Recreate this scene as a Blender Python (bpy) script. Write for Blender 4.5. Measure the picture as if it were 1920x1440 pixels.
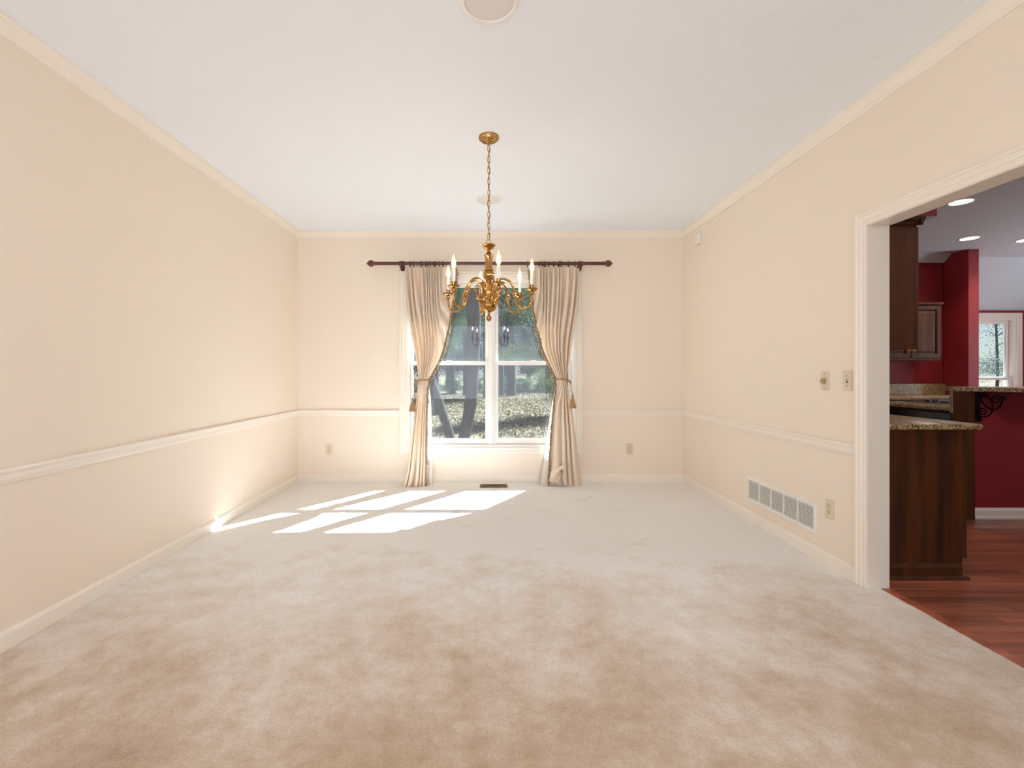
import bpy, bmesh, math, random
import numpy as np
from math import pi, sin, cos, tan, radians as R, sqrt
from mathutils import Vector, Matrix

random.seed(7); rng = np.random.default_rng(7)
for o in list(bpy.data.objects): bpy.data.objects.remove(o)
scene = bpy.context.scene
COL = scene.collection
FPX, CX, CY, EYE = 860.0, 921.5, 696.5, 1.207     # focal length in pixels, vanishing point, eye height

# ------------------------------------------------------------------ camera
cam = bpy.data.cameras.new('camera'); camo = bpy.data.objects.new('camera', cam); COL.objects.link(camo)
camo.location = (0, 0, EYE); camo.rotation_euler = (pi/2, 0, 0)
cam.sensor_width = 36; cam.sensor_fit = 'HORIZONTAL'; cam.lens = FPX/1920*36
cam.shift_x = (960-CX)/1920; cam.shift_y = -(720-CY)/1920
cam.clip_start = 0.02; cam.clip_end = 400
scene.camera = camo

# ------------------------------------------------------------------ exposure, sky, sun, large lamps
scene.view_settings.view_transform = 'Standard'; scene.view_settings.look = 'None'
scene.view_settings.gamma = 1; scene.view_settings.use_curve_mapping = False
scene.view_settings.exposure = 0.42
scene.cycles.max_bounces = 10; scene.cycles.diffuse_bounces = 6; scene.cycles.transparent_max_bounces = 24
scene.cycles.sample_clamp_indirect = 6
SUN = Vector((0.70, 0.855, 1.0)).normalized()
world = bpy.data.worlds.new('sky'); scene.world = world; world.use_nodes = True
wn = world.node_tree.nodes; wl = world.node_tree.links
wn.clear()
wo = wn.new('ShaderNodeOutputWorld'); bg = wn.new('ShaderNodeBackground'); sky = wn.new('ShaderNodeTexSky')
sky.sky_type = 'HOSEK_WILKIE'; sky.sun_direction = SUN; sky.turbidity = 4.0; sky.ground_albedo = 0.2
wl.new(sky.outputs[0], bg.inputs[0]); wl.new(bg.outputs[0], wo.inputs[0]); bg.inputs[1].default_value = 2.0

def lamp(name, kind, loc, energy, color=(1, 1, 1), rot=None, parent=None, **kw):
    d = bpy.data.lights.new(name, kind); d.energy = energy; d.color = color
    for k, v in kw.items(): setattr(d, k, v)
    o = bpy.data.objects.new(name, d); COL.objects.link(o); o.location = loc
    if rot is not None: o.rotation_euler = rot
    if parent: o.parent = parent
    return o
sun = lamp('sun', 'SUN', (0, 0, 12), 35.0, (.88, .91, 1), angle=0.009)
sun.rotation_euler = (-SUN).to_track_quat('-Z', 'Y').to_euler()
# unseen area lamps added for fill: one behind the camera, two in the kitchen
lamp('rear_fill', 'AREA', (-.2, -1.85, 1.45), 60, (.80, .87, 1), (R(92), 0, 0), shape='RECTANGLE', size=3.2, size_y=1.9)
lamp('kitchen_top_fill', 'AREA', (4.1, 1.9, 2.70), 13, (1, .93, .84), (0, 0, 0), shape='DISK', size=.5)  # added fill with no fixture, brightens the wood floor and bar front
lamp('kitchen_side_fill', 'AREA', (8.9, 4.0, 1.55), 90, (.82, .92, 1), (R(108), 0, R(90)), shape='RECTANGLE', size=1.9, size_y=1.7)  # added fill before the solid right wall, standing in for kitchen daylight

# ------------------------------------------------------------------ helpers
def lin(r, g, b):
    f = lambda c: (c/255/12.92) if c/255 <= .04045 else ((c/255+.055)/1.055)**2.4
    return (f(r), f(g), f(b), 1)

class MB:
    """collects vertices and faces, then links them as one mesh object"""
    def __init__(s): s.v = []; s.f = []; s.m = []
    def add(s, vs, fs, mi=0):
        n = len(s.v); s.v += [tuple(v) for v in vs]
        s.f += [tuple(i+n for i in f) for f in fs]; s.m += [mi]*len(fs); return s
    def box(s, x0, x1, y0, y1, z0, z1, mi=0, bev=0):
        if bev:
            b = bev; ring = lambda x0, x1, y0, y1, z: [(x0, y0, z), (x1, y0, z), (x1, y1, z), (x0, y1, z)]
            vs = []
            def oct_(i, z):
                return [(x0+b-i*0, y0+i, z)]
            L = [(b, z0), (0, z0+b), (0, z1-b), (b, z1)]
            for ins, z in L:
                X0, X1, Y0, Y1 = x0+ins, x1-ins, y0+ins, y1-ins; c = b*.7
                vs += [(X0+c, Y0, z), (X1-c, Y0, z), (X1, Y0+c, z), (X1, Y1-c, z), (X1-c, Y1, z), (X0+c, Y1, z), (X0, Y1-c, z), (X0, Y0+c, z)]
            fs = [tuple(range(7, -1, -1)), tuple(range(24, 32))]
            for k in range(3):
                for i in range(8):
                    j = (i+1) % 8; fs.append((k*8+i, k*8+j, k*8+8+j, k*8+8+i))
            return s.add(vs, fs, mi)
        vs = [(x0, y0, z0), (x1, y0, z0), (x1, y1, z0), (x0, y1, z0), (x0, y0, z1), (x1, y0, z1), (x1, y1, z1), (x0, y1, z1)]
        return s.add(vs, [(3, 2, 1, 0), (4, 5, 6, 7), (0, 1, 5, 4), (1, 2, 6, 5), (2, 3, 7, 6), (3, 0, 4, 7)], mi)
    def lathe(s, prof, c=(0, 0, 0), n=32, flute=None, axis='z', mi=0):
        """prof: (r, h) from one end to the other; flute: function(angle, h)->radius factor"""
        vs = []; m = len(prof)
        for (r, h) in prof:
            for i in range(n):
                a = 2*pi*i/n; k = flute(a, h) if flute else 1
                p = (r*k*cos(a), r*k*sin(a), h)
                if axis == 'x': p = (p[2], p[0], p[1])
                elif axis == 'y': p = (p[1], p[2], p[0])
                vs.append((p[0]+c[0], p[1]+c[1], p[2]+c[2]))
        fs = []
        for k in range(m-1):
            for i in range(n):
                j = (i+1) % n; fs.append((k*n+i, k*n+j, (k+1)*n+j, (k+1)*n+i))
        if prof[0][0] > 1e-6: fs.append(tuple(range(n-1, -1, -1)))
        if prof[-1][0] > 1e-6: fs.append(tuple(range((m-1)*n, m*n)))
        return s.add(vs, fs, mi)
    def tube(s, pts, rad, n=8, closed=False, mi=0):
        pts = [Vector(p) for p in pts]; m = len(pts)
        rr = rad if hasattr(rad, '__len__') else [rad]*m
        tang = []
        for i in range(m):
            a = pts[(i-1) % m] if (closed or i > 0) else pts[i]; b = pts[(i+1) % m] if (closed or i < m-1) else pts[i]
            tang.append((b-a).normalized())
        t = tang[0]; u = t.orthogonal().normalized(); vs = []
        for i in range(m):
            t = tang[i]; u = (u - t*u.dot(t)); u = u.normalized() if u.length > 1e-6 else t.orthogonal().normalized(); w = t.cross(u)
            for k in range(n):
                a = 2*pi*k/n; vs.append(pts[i]+(u*cos(a)+w*sin(a))*rr[i])
        fs = []
        for i in range(m if closed else m-1):
            i2 = (i+1) % m
            for k in range(n):
                k2 = (k+1) % n; fs.append((i*n+k, i*n+k2, i2*n+k2, i2*n+k))
        if not closed:
            fs.append(tuple(range(n-1, -1, -1))); fs.append(tuple(range((m-1)*n, m*n)))
        return s.add(vs, fs, mi)
    def prism(s, prof, a, b, fn, mi=0):
        """closed profile (p,q) extruded between stations a and b; fn(p,q,t)->xyz"""
        n = len(prof); vs = [fn(p, q, a) for p, q in prof]+[fn(p, q, b) for p, q in prof]
        fs = [(i, (i+1) % n, n+(i+1) % n, n+i) for i in range(n)]+[tuple(range(n-1, -1, -1)), tuple(range(n, 2*n))]
        return s.add(vs, fs, mi)
    def frame(s, path, prof, fn, closed, mi=0):
        """profile (d outward of path, t proud) swept along a 2-D path with mitred corners; fn(a,b,t)->xyz"""
        P = [Vector(p) for p in path]; m = len(P); N = []
        for i in range(m):
            e0 = (P[i]-P[i-1]) if (closed or i > 0) else None; e1 = (P[(i+1) % m]-P[i]) if (closed or i < m-1) else None
            ns = [Vector((e.y, -e.x)).normalized() for e in (e0, e1) if e is not None]
            if len(ns) == 1: N.append(ns[0])
            else: N.append((ns[0]+ns[1])/(1+ns[0].dot(ns[1])))
        n = len(prof); vs = []
        for i in range(m):
            for d, t in prof:
                q = P[i]+N[i]*d; vs.append(fn(q.x, q.y, t))
        fs = []
        for i in range(m if closed else m-1):
            i2 = (i+1) % m
            for k in range(n):
                k2 = (k+1) % n; fs.append((i*n+k, i*n+k2, i2*n+k2, i2*n+k))
        if not closed: fs += [tuple(range(n-1, -1, -1)), tuple(range((m-1)*n, m*n))]
        return s.add(vs, fs, mi)
    def build(s, name, mats, parent=None, smooth=None, fix=True):
        me = bpy.data.meshes.new(name); me.from_pydata(s.v, [], s.f)
        mats = mats if isinstance(mats, (list, tuple)) else [mats]
        for m in mats: me.materials.append(m)
        if len(mats) > 1: me.polygons.foreach_set('material_index', s.m)
        if fix:
            b = bmesh.new(); b.from_mesh(me); bmesh.ops.recalc_face_normals(b, faces=b.faces); b.to_mesh(me); b.free()
        if smooth is not None:
            me.polygons.foreach_set('use_smooth', [True]*len(me.polygons)); me.set_sharp_from_angle(angle=R(smooth))
        me.update()
        o = bpy.data.objects.new(name, me); COL.objects.link(o)
        if parent: o.parent = parent
        return o

def tag(o, label=None, cat=None, group=None, kind=None):
    if label: o['label'] = label
    if cat: o['category'] = cat
    if group: o['group'] = group
    if kind: o['kind'] = kind
    return o
def empty(name, loc, label=None, cat=None, group=None, kind=None):
    o = bpy.data.objects.new(name, None); COL.objects.link(o); o.location = loc; o.empty_display_size = .1
    return tag(o, label, cat, group, kind)
def copy_tree(o, parent=None):
    c = o.copy(); COL.objects.link(c); c.parent = parent
    for ch in list(o.children): copy_tree(ch, c)
    return c
def struct(o): o['kind'] = 'structure'; return o

# ------------------------------------------------------------------ materials
def mat(name, color, rough=.6, metal=0, spec=.5, **kw):
    m = bpy.data.materials.new(name); m.use_nodes = True; b = m.node_tree.nodes['Principled BSDF']
    b.inputs['Base Color'].default_value = color; b.inputs['Roughness'].default_value = rough; b.inputs['Metallic'].default_value = metal
    b.inputs['Specular IOR Level'].default_value = spec
    for k, v in kw.items(): b.inputs[k].default_value = v
    return m
def N(m, t, **kw):
    n = m.node_tree.nodes.new(t)
    for k, v in kw.items():
        if k in n.inputs: n.inputs[k].default_value = v
        else: setattr(n, k, v)
    return n
def L(m, a, b): m.node_tree.links.new(a, b)
def P(m): return m.node_tree.nodes['Principled BSDF']
def coords(m, scale=(1, 1, 1), kind='Object'):
    tc = N(m, 'ShaderNodeTexCoord'); mp = N(m, 'ShaderNodeMapping'); mp.inputs['Scale'].default_value = scale
    L(m, tc.outputs[kind], mp.inputs[0]); return mp.outputs[0]
def ramp(m, fac, stops):
    r = N(m, 'ShaderNodeValToRGB'); e = r.color_ramp.elements
    while len(e) < len(stops): e.new(.5)
    for i, (p, c) in enumerate(stops): e[i].position = p; e[i].color = c
    L(m, fac, r.inputs[0]); return r.outputs[0]
def bump(m, h, strength, dist, normal=None):
    b = N(m, 'ShaderNodeBump'); b.inputs['Strength'].default_value = strength; b.inputs['Distance'].default_value = dist
    L(m, h, b.inputs['Height'])
    if normal: L(m, normal, b.inputs['Normal'])
    L(m, b.outputs[0], P(m).inputs['Normal']); return b.outputs[0]
def noise(m, vec, scale, detail=4, rough=.55, out=0):
    n = N(m, 'ShaderNodeTexNoise'); n.inputs['Scale'].default_value = scale; n.inputs['Detail'].default_value = detail; n.inputs['Roughness'].default_value = rough
    L(m, vec, n.inputs['Vector']); return n.outputs[out]
def paint(name, c, rough=.7, tex=.06, sc=180, spec=.35):
    m = mat(name, c, rough, spec=spec); v = coords(m); bump(m, noise(m, v, sc, 3), tex, .002); return m

M = {}
M['wall'] = paint('cream_wall_paint', lin(240, 225, 206), .62, .10, 160)
M['trim'] = paint('cream_trim_paint', lin(242, 232, 217), .38, .02, 60, .5)
M['white'] = paint('white_enamel', lin(238, 233, 226), .4, .02, 60, .5)
m = M['ceiling'] = mat('white_textured_ceiling', lin(239, 243, 247), .85, spec=.2)
v = coords(m); n1 = noise(m, v, 26, 6, .6)
w = N(m, 'ShaderNodeTexVoronoi', feature='DISTANCE_TO_EDGE'); w.inputs['Scale'].default_value = 22
nn = noise(m, v, 9, 3, .5, 1); mx = N(m, 'ShaderNodeMix', data_type='VECTOR'); mx.inputs[0].default_value = .25
L(m, v, mx.inputs[4]); L(m, nn, mx.inputs[5]); L(m, mx.outputs[1], w.inputs['Vector'])
ad = N(m, 'ShaderNodeMath', operation='MULTIPLY_ADD'); L(m, w.outputs['Distance'], ad.inputs[0]); ad.inputs[1].default_value = .6; L(m, n1, ad.inputs[2])
bump(m, ad.outputs[0], .28, .006)
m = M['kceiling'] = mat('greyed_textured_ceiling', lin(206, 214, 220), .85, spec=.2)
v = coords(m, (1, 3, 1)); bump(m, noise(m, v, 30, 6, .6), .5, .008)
m = M['red'] = mat('burgundy_wall_paint', lin(138, 34, 42), .6, spec=.35); v = coords(m); bump(m, noise(m, v, 150, 3), .2, .002)

m = M['carpet'] = mat('beige_cut_pile_carpet', lin(205, 186, 162), .95, spec=.1)
v = coords(m)
big = noise(m, v, 1.5, 8, .66); mid = noise(m, v, 6.5, 10, .78); fine = noise(m, v, 120, 3, .75); tuft = noise(m, v, 60, 4, .7)
mm = N(m, 'ShaderNodeMath', operation='MULTIPLY_ADD'); L(m, mid, mm.inputs[0]); mm.inputs[1].default_value = .42
m2 = N(m, 'ShaderNodeMath', operation='MULTIPLY'); L(m, big, m2.inputs[0]); m2.inputs[1].default_value = .58; L(m, m2.outputs[0], mm.inputs[2])
sp = N(m, 'ShaderNodeSeparateXYZ'); L(m, v, sp.inputs[0])                        # soil blotches plus light falloff painted in: darker toward the camera end
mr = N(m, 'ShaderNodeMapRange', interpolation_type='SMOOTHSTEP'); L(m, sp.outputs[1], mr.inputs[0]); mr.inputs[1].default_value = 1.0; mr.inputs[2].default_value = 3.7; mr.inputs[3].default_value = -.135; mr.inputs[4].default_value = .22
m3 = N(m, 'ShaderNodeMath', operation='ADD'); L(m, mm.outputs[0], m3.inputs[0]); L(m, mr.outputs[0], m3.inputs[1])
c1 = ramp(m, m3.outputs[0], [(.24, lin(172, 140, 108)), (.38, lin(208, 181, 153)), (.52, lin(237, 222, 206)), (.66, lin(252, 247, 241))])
c2 = ramp(m, fine, [(.32, (.80, .79, .77, 1)), (.60, (1.0, 1.0, 1.0, 1))])
mc = N(m, 'ShaderNodeMix', data_type='RGBA', blend_type='MULTIPLY'); mc.inputs[0].default_value = .8
L(m, c1, mc.inputs[6]); L(m, c2, mc.inputs[7]); L(m, mc.outputs[2], P(m).inputs['Base Color'])
fa = N(m, 'ShaderNodeMath', operation='MULTIPLY_ADD'); L(m, tuft, fa.inputs[0]); fa.inputs[1].default_value = .8; L(m, fine, fa.inputs[2])
bump(m, fa.outputs[0], .6, .007)
P(m).inputs['Sheen Weight'].default_value = .25; P(m).inputs['Sheen Roughness'].default_value = .6

def wood(name, dark, light, rough, axis, sc=1.0, rand=.0, coat=0):
    m = mat(name, dark, rough); st = [14, 14, 14]; st['xyz'.index(axis)] = .9
    v = coords(m, tuple(x*sc for x in st)); oi = N(m, 'ShaderNodeObjectInfo')
    va = N(m, 'ShaderNodeVectorMath', operation='ADD'); L(m, v, va.inputs[0])
    sm = N(m, 'ShaderNodeVectorMath', operation='SCALE'); sm.inputs['Scale'].default_value = 37.0
    cx = N(m, 'ShaderNodeCombineXYZ'); L(m, oi.outputs['Random'], cx.inputs[0]); L(m, oi.outputs['Random'], cx.inputs[1]); L(m, cx.outputs[0], sm.inputs[0]); L(m, sm.outputs[0], va.inputs[1])
    g = noise(m, va.outputs[0], 1.6, 8, .65); c = ramp(m, g, [(.28, dark), (.72, light)])
    if rand:
        hv = N(m, 'ShaderNodeHueSaturation'); L(m, c, hv.inputs['Color'])
        mr = N(m, 'ShaderNodeMapRange'); L(m, oi.outputs['Random'], mr.inputs[0]); mr.inputs[3].default_value = 1-rand; mr.inputs[4].default_value = 1+rand
        L(m, mr.outputs[0], hv.inputs['Value']); c = hv.outputs[0]
    L(m, c, P(m).inputs['Base Color']); P(m).inputs['Coat Weight'].default_value = coat; P(m).inputs['Coat Roughness'].default_value = .2
    bump(m, g, .12, .002); return m
M['cabinet'] = wood('dark_stained_cabinet_wood', lin(34, 18, 8), lin(98, 52, 21), .6, 'z', .5, 0, .04)
M['plank'] = wood('cherry_floor_plank', lin(106, 54, 37), lin(188, 108, 78), .33, 'x', .6, .28, .2)
M['rod'] = wood('mahogany_rod_wood', lin(62, 22, 18), lin(104, 42, 34), .35, 'x', 1, 0, .3)
P(M['cabinet']).inputs['Specular IOR Level'].default_value = .25
m = M['granite'] = mat('speckled_brown_granite', lin(150, 120, 85), .28)
v = coords(m); vo = N(m, 'ShaderNodeTexVoronoi'); vo.inputs['Scale'].default_value = 170; L(m, v, vo.inputs['Vector'])
nz = noise(m, v, 55, 8, .75); ma = N(m, 'ShaderNodeMix', data_type='FLOAT'); ma.inputs[0].default_value = .55
sx = N(m, 'ShaderNodeSeparateColor'); L(m, vo.outputs['Color'], sx.inputs[0]); L(m, sx.outputs[0], ma.inputs[2]); L(m, nz, ma.inputs[3])
L(m, ramp(m, ma.outputs[0], [(.25, lin(36, 26, 20)), (.42, lin(112, 84, 54)), (.55, lin(178, 146, 104)), (.75, lin(214, 190, 150))]), P(m).inputs['Base Color'])
m = M['brass'] = mat('polished_brass', lin(182, 138, 80), .18, 1); v = coords(m); L(m, ramp(m, noise(m, v, 30, 3), [(.3, (.10, .10, .10, 1)), (.7, (.24, .24, .24, 1))]), P(m).inputs['Roughness'])
M['dbrass'] = mat('aged_brass', lin(112, 84, 54), .32, 1)
M['iron'] = mat('black_wrought_iron', lin(16, 14, 13), .5, .6)
M['plastic'] = paint('almond_plastic', lin(222, 206, 178), .35, .01, 60)
M['plasticd'] = paint('tan_plastic', lin(176, 150, 110), .35, .01, 60)
M['dark'] = mat('dark_gap', lin(22, 18, 15), .8)
M['darkmid'] = mat('brown_screw_head', lin(92, 80, 68), .8)  # plain brown of the screw heads
M['blackgloss'] = mat('black_appliance_glass', lin(8, 8, 9), .15)
M['steel'] = mat('brushed_steel', lin(200, 200, 200), .3, 1)
M['sleeve'] = mat('white_candle_sleeve', lin(245, 242, 236), .35)
M['grille'] = paint('perforated_grille', lin(226, 220, 215), .7, .3, 500)

def cloth(name, c, trans, tint):
    m = mat(name, c, .85, spec=.15); v = coords(m); bump(m, noise(m, v, 300, 2), .15, .001)
    t = N(m, 'ShaderNodeBsdfTranslucent'); t.inputs[0].default_value = tint
    mx = N(m, 'ShaderNodeMixShader'); mx.inputs[0].default_value = trans
    L(m, P(m).outputs[0], mx.inputs[1]); L(m, t.outputs[0], mx.inputs[2]); L(m, mx.outputs[0], m.node_tree.nodes['Material Output'].inputs[0]); return m
M['curtain'] = cloth('cream_curtain_cloth', lin(234, 215, 193), .12, lin(244, 230, 205))
M['lining'] = cloth('white_curtain_lining', lin(228, 222, 214), .30, lin(240, 232, 215))
m = M['gold'] = mat('tan_gold_cord', lin(166, 128, 84), .75); v = coords(m, (1, 1, 1)); bump(m, noise(m, v, 220, 2), .6, .004)
m = M['fringe'] = mat('mottled_brown_fringe', lin(140, 104, 76), .85)
v = coords(m); L(m, ramp(m, noise(m, v, 90, 2), [(.35, lin(96, 66, 46)), (.65, lin(196, 166, 132))]), P(m).inputs['Base Color'])

def emit(name, c, s):
    m = bpy.data.materials.new(name); m.use_nodes = True; nt = m.node_tree; nt.nodes.clear()
    e = nt.nodes.new('ShaderNodeEmission'); e.inputs[0].default_value = c; e.inputs[1].default_value = s
    o = nt.nodes.new('ShaderNodeOutputMaterial'); nt.links.new(e.outputs[0], o.inputs[0]); return m
M['can'] = emit('recessed_lamp_glow', (1, .88, .70, 1), 9)
M['filament'] = emit('candle_bulb_filament', (1, .92, .85, 1), 98)
def glassmat(name, tint=(1, 1, 1, 1), refl=1.0, haze=0.0):
    m = bpy.data.materials.new(name); m.use_nodes = True; nt = m.node_tree; nt.nodes.clear()
    o = nt.nodes.new('ShaderNodeOutputMaterial'); t = nt.nodes.new('ShaderNodeBsdfTransparent'); t.inputs[0].default_value = tint
    g = nt.nodes.new('ShaderNodeBsdfGlossy'); g.inputs['Roughness'].default_value = .015
    f = nt.nodes.new('ShaderNodeFresnel'); f.inputs[0].default_value = 1.5
    x = nt.nodes.new('ShaderNodeMixShader'); ge = nt.nodes.new('ShaderNodeNewGeometry'); mu = nt.nodes.new('ShaderNodeMath'); mu.operation = 'MULTIPLY_ADD'   # reflect at the outer skin only
    nf = nt.nodes.new('ShaderNodeMath'); nf.operation = 'SUBTRACT'; nf.inputs[0].default_value = 1; nt.links.new(ge.outputs['Backfacing'], nf.inputs[1])
    mu.operation = 'MULTIPLY'; nt.links.new(f.outputs[0], mu.inputs[0]); nt.links.new(nf.outputs[0], mu.inputs[1]); nt.links.new(mu.outputs[0], x.inputs[0]); nt.links.new(t.outputs[0], x.inputs[1]); nt.links.new(g.outputs[0], x.inputs[2])
    out = x.outputs[0]
    if haze:
        d = nt.nodes.new('ShaderNodeBsdfDiffuse'); d.inputs[0].default_value = (.75, .82, .9, 1); y = nt.nodes.new('ShaderNodeMixShader'); y.inputs[0].default_value = haze
        nt.links.new(out, y.inputs[1]); nt.links.new(d.outputs[0], y.inputs[2]); out = y.outputs[0]
    nt.links.new(out, o.inputs[0]); return m
M['glass'] = glassmat('window_glass', (.93, .97, .98, 1), 1, .05)
m = M['bulb'] = glassmat('clear_bulb_glass', (1, .93, .82, 1))
nt = m.node_tree; e = nt.nodes.new('ShaderNodeEmission'); e.inputs[0].default_value = (1, .62, .3, 1); e.inputs[1].default_value = .55
a = nt.nodes.new('ShaderNodeAddShader'); o = nt.nodes['Material Output']; src = o.inputs[0].links[0].from_socket
nt.links.new(src, a.inputs[0]); nt.links.new(e.outputs[0], a.inputs[1]); nt.links.new(a.outputs[0], o.inputs[0])

m = M['bark'] = mat('grey_bark', lin(86, 80, 76), .9, spec=.1); v = coords(m, (14, 14, 2.2))
g = noise(m, v, 2.0, 8, .7); L(m, ramp(m, g, [(.3, lin(40, 38, 40)), (.7, lin(82, 78, 78))]), P(m).inputs['Base Color']); bump(m, g, .8, .04)
def leafmat(name, a, b, tr=.35):
    m = mat(name, a, .75, spec=.2); v = coords(m); c = ramp(m, noise(m, v, 2.3, 5, .7), [(.3, a), (.7, b)]); L(m, c, P(m).inputs['Base Color'])
    t = N(m, 'ShaderNodeBsdfTranslucent'); L(m, c, t.inputs[0]); mx = N(m, 'ShaderNodeMixShader'); mx.inputs[0].default_value = tr
    L(m, P(m).outputs[0], mx.inputs[1]); L(m, t.outputs[0], mx.inputs[2]); L(m, mx.outputs[0], m.node_tree.nodes['Material Output'].inputs[0]); return m
M['leaf'] = leafmat('blue_green_needles', lin(44, 66, 50), lin(92, 120, 86))
M['leaf2'] = leafmat('yellow_green_leaves', lin(58, 78, 46), lin(126, 142, 92))
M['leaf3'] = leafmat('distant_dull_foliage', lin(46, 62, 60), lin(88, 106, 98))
M['litter'] = leafmat('dead_leaf', lin(88, 78, 60), lin(158, 146, 116), .1)
m = M['lawn'] = mat('dry_winter_lawn', lin(96, 92, 66), .95, spec=.05); v = coords(m)
mixv = noise(m, v, 1.4, 8, .72); L(m, ramp(m, mixv, [(.34, lin(50, 47, 37)), (.5, lin(84, 79, 59)), (.66, lin(114, 108, 82))]), P(m).inputs['Base Color']); bump(m, noise(m, v, 12, 6, .7), .8, .06)

# ================================================================== ROOM SHELL
XL, XR, YB, YF, H = -2.115, 2.094, 5.003, -2.0, 2.74
XK = 2.21                                            # kitchen face of the shared wall
DY0, DY1, DH = 1.00, 2.549, 2.018                    # cased opening to the kitchen
WX0, WX1, WZ0, WZ1 = -.925, .912, .378, 2.216        # window rough opening

b = MB()                                             # carpet: a fine sheet with a low seam ridge and soft unevenness
xs = np.linspace(XL-.01, 2.163, 150); ys = np.linspace(YF, YB+.01, 250)
gx, gy = np.meshgrid(xs, ys); gz = .0015*np.sin(gx*9+np.sin(gy*5))*np.sin(gy*7)+.0015*rng.standard_normal(gx.shape)*.6
gz += .011*np.exp(-((gx+1.70-.01*np.sin(gy*3))/.028)**2)*((gy > 1.2) & (gy < 3.6))
nx, ny = len(xs), len(ys); idx = np.arange(nx*ny).reshape(ny, nx)
b.v = list(map(tuple, np.stack([gx, gy, gz], -1).reshape(-1, 3))); b.f = [tuple(q) for q in np.stack([idx[:-1, :-1], idx[:-1, 1:], idx[1:, 1:], idx[1:, :-1]], -1).reshape(-1, 4).tolist()]; b.m = [0]*len(b.f)
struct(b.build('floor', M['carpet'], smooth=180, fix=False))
struct(MB().box(XL-.15, XK-.05, YF-.15, 5.45, H, H+.2).build('ceiling', M['ceiling']))
struct(MB().box(XL-.15, XL, YF-.15, YB+.15, -.3, H).build('wall_left', M['wall']))
b = MB().box(XL, XK, YB, YB+.15, -.3, WZ0).box(XL, XK, YB, YB+.15, WZ1, H).box(XL, WX0, YB, YB+.15, WZ0, WZ1).box(WX1, XK, YB, YB+.15, WZ0, WZ1)
struct(b.build('wall_back', M['wall']))
b = MB().box(XR, XK-.004, DY1+.018, YB, -.02, H).box(XR, XK-.004, YF, DY0-.018, -.02, H).box(XR, XK-.004, DY0-.018, DY1+.018, DH+.018, H)
struct(b.build('wall_right', M['wall']))
RX0, RX1, RZ0, RZ1 = -1.9, 1.5, .45, 2.45            # opening added for the fill light, in the wall behind the camera
b = MB().box(XL, XR, YF-.15, YF, -.3, RZ0).box(XL, XR, YF-.15, YF, RZ1, H).box(XL, RX0, YF-.15, YF, RZ0, RZ1).box(RX1, XR, YF-.15, YF, RZ0, RZ1)
struct(b.build('wall_front', M['wall']))

# crown moulding, chair rail, baseboard: real profiles
CROWN = [(0, 0), (0, -.085), (.007, -.085), (.007, -.073), (.012, -.068), (.012, -.06), (.02, -.048), (.028, -.03), (.03, -.02), (.036, -.016), (.036, 0)]
RAIL = [(0, -.034), (.008, -.034), (.010, -.024), (.014, -.016), (.012, -.006), (.013, .006), (.020, .016), (.022, .022), (.022, .030), (.016, .034), (0, .034)]
BASE = [(0, -.01), (.014, -.01), (.014, .066), (.011, .072), (.007, .078), (.004, .082), (0, .082)]
def run(name, prof, z, side, a, bb):
    fn = {'left': lambda p, q, t: (XL+p, t, z+q), 'right': lambda p, q, t: (XR-p, t, z+q), 'back': lambda p, q, t: (t, YB-p, z+q)}[side]
    return struct(MB().prism(prof, a, bb, fn).build(name, M['trim'], smooth=25))
for i, (sd, a0, a1) in enumerate((('left', YF, YB), ('back', XL, XR), ('right', YF, YB))): run('trim_%d' % (i+1), CROWN, H, sd, a0, a1)
for i, (sd, a0, a1) in enumerate((('left', YF, YB), ('back', XL, -.999), ('back', .987, XR), ('right', DY1+.072, YB))): run('trim_%d' % (i+4), RAIL, .754, sd, a0, a1)
run('baseboard_left', BASE, 0, 'left', YF, YB); run('baseboard_back', BASE, 0, 'back', XL, XR); run('baseboard_right', BASE, 0, 'right', DY1+.072, YB)

# cased opening: casing on the dining side, jamb lining
CAS = [(0, 0), (0, .010), (.006, .013), (.014, .013), (.018, .010), (.026, .010), (.030, .016), (.040, .017), (.046, .013), (.052, .013), (.058, .020), (.070, .020), (.072, .017), (.072, 0)]
door = struct(empty('door_1', (XR, (DY0+DY1)/2, 0)))
def ch(o, root): o.location = -Vector(root.location); return o
c = MB().frame([(DY1-.004, 0), (DY1-.004, DH-.004), (DY0+.004, DH-.004), (DY0+.004, 0)], [(d+.008, t) for d, t in CAS], lambda a, z, t: (XR-t, a, z), False)
ch(c.build('casing', M['trim'], door, smooth=20), door)
c = MB().frame([(DY1, -.005), (DY1, DH), (DY0, DH), (DY0, -.005)], [(0, 0), (0, .122), (.018, .122), (.018, 0)], lambda a, z, t: (XR-.004+t, a, z), False)
ch(c.build('jamb', M['trim'], door), door)

# ================================================================== DINING WINDOW (window_1)
win = struct(empty('window_1', (0, YB, 0)))
WC = [(0, 0), (0, .011), (.008, .014), (.02, .012), (.03, .012), (.036, .018), (.05, .019), (.058, .014), (.066, .014), (.074, .02), (.078, .017), (.078, 0)]
ring = [(WX0, WZ0), (WX0, WZ1), (WX1, WZ1), (WX1, WZ0)]          # clockwise in x-z seen from the room: offset goes outward
def outw(path):                                                 # keep the offset pointing away from the opening
    return list(reversed(path))
c = MB().frame(outw(ring), WC, lambda a, z, t: (a, YB-t, z), True)
ch(c.build('casing', M['trim'], win, smooth=20), win)
c = MB().frame(outw([(WX0+.032, WZ0+.032), (WX0+.032, WZ1-.032), (WX1-.032, WZ1-.032), (WX1-.032, WZ0+.032)]), [(0, .012), (0, .150), (.032, .150), (.032, .0), (.02, .0)], lambda a, z, t: (a, YB+t, z), True)
ch(c.build('frame', M['white'], win), win)
MX = 0.003
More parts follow.
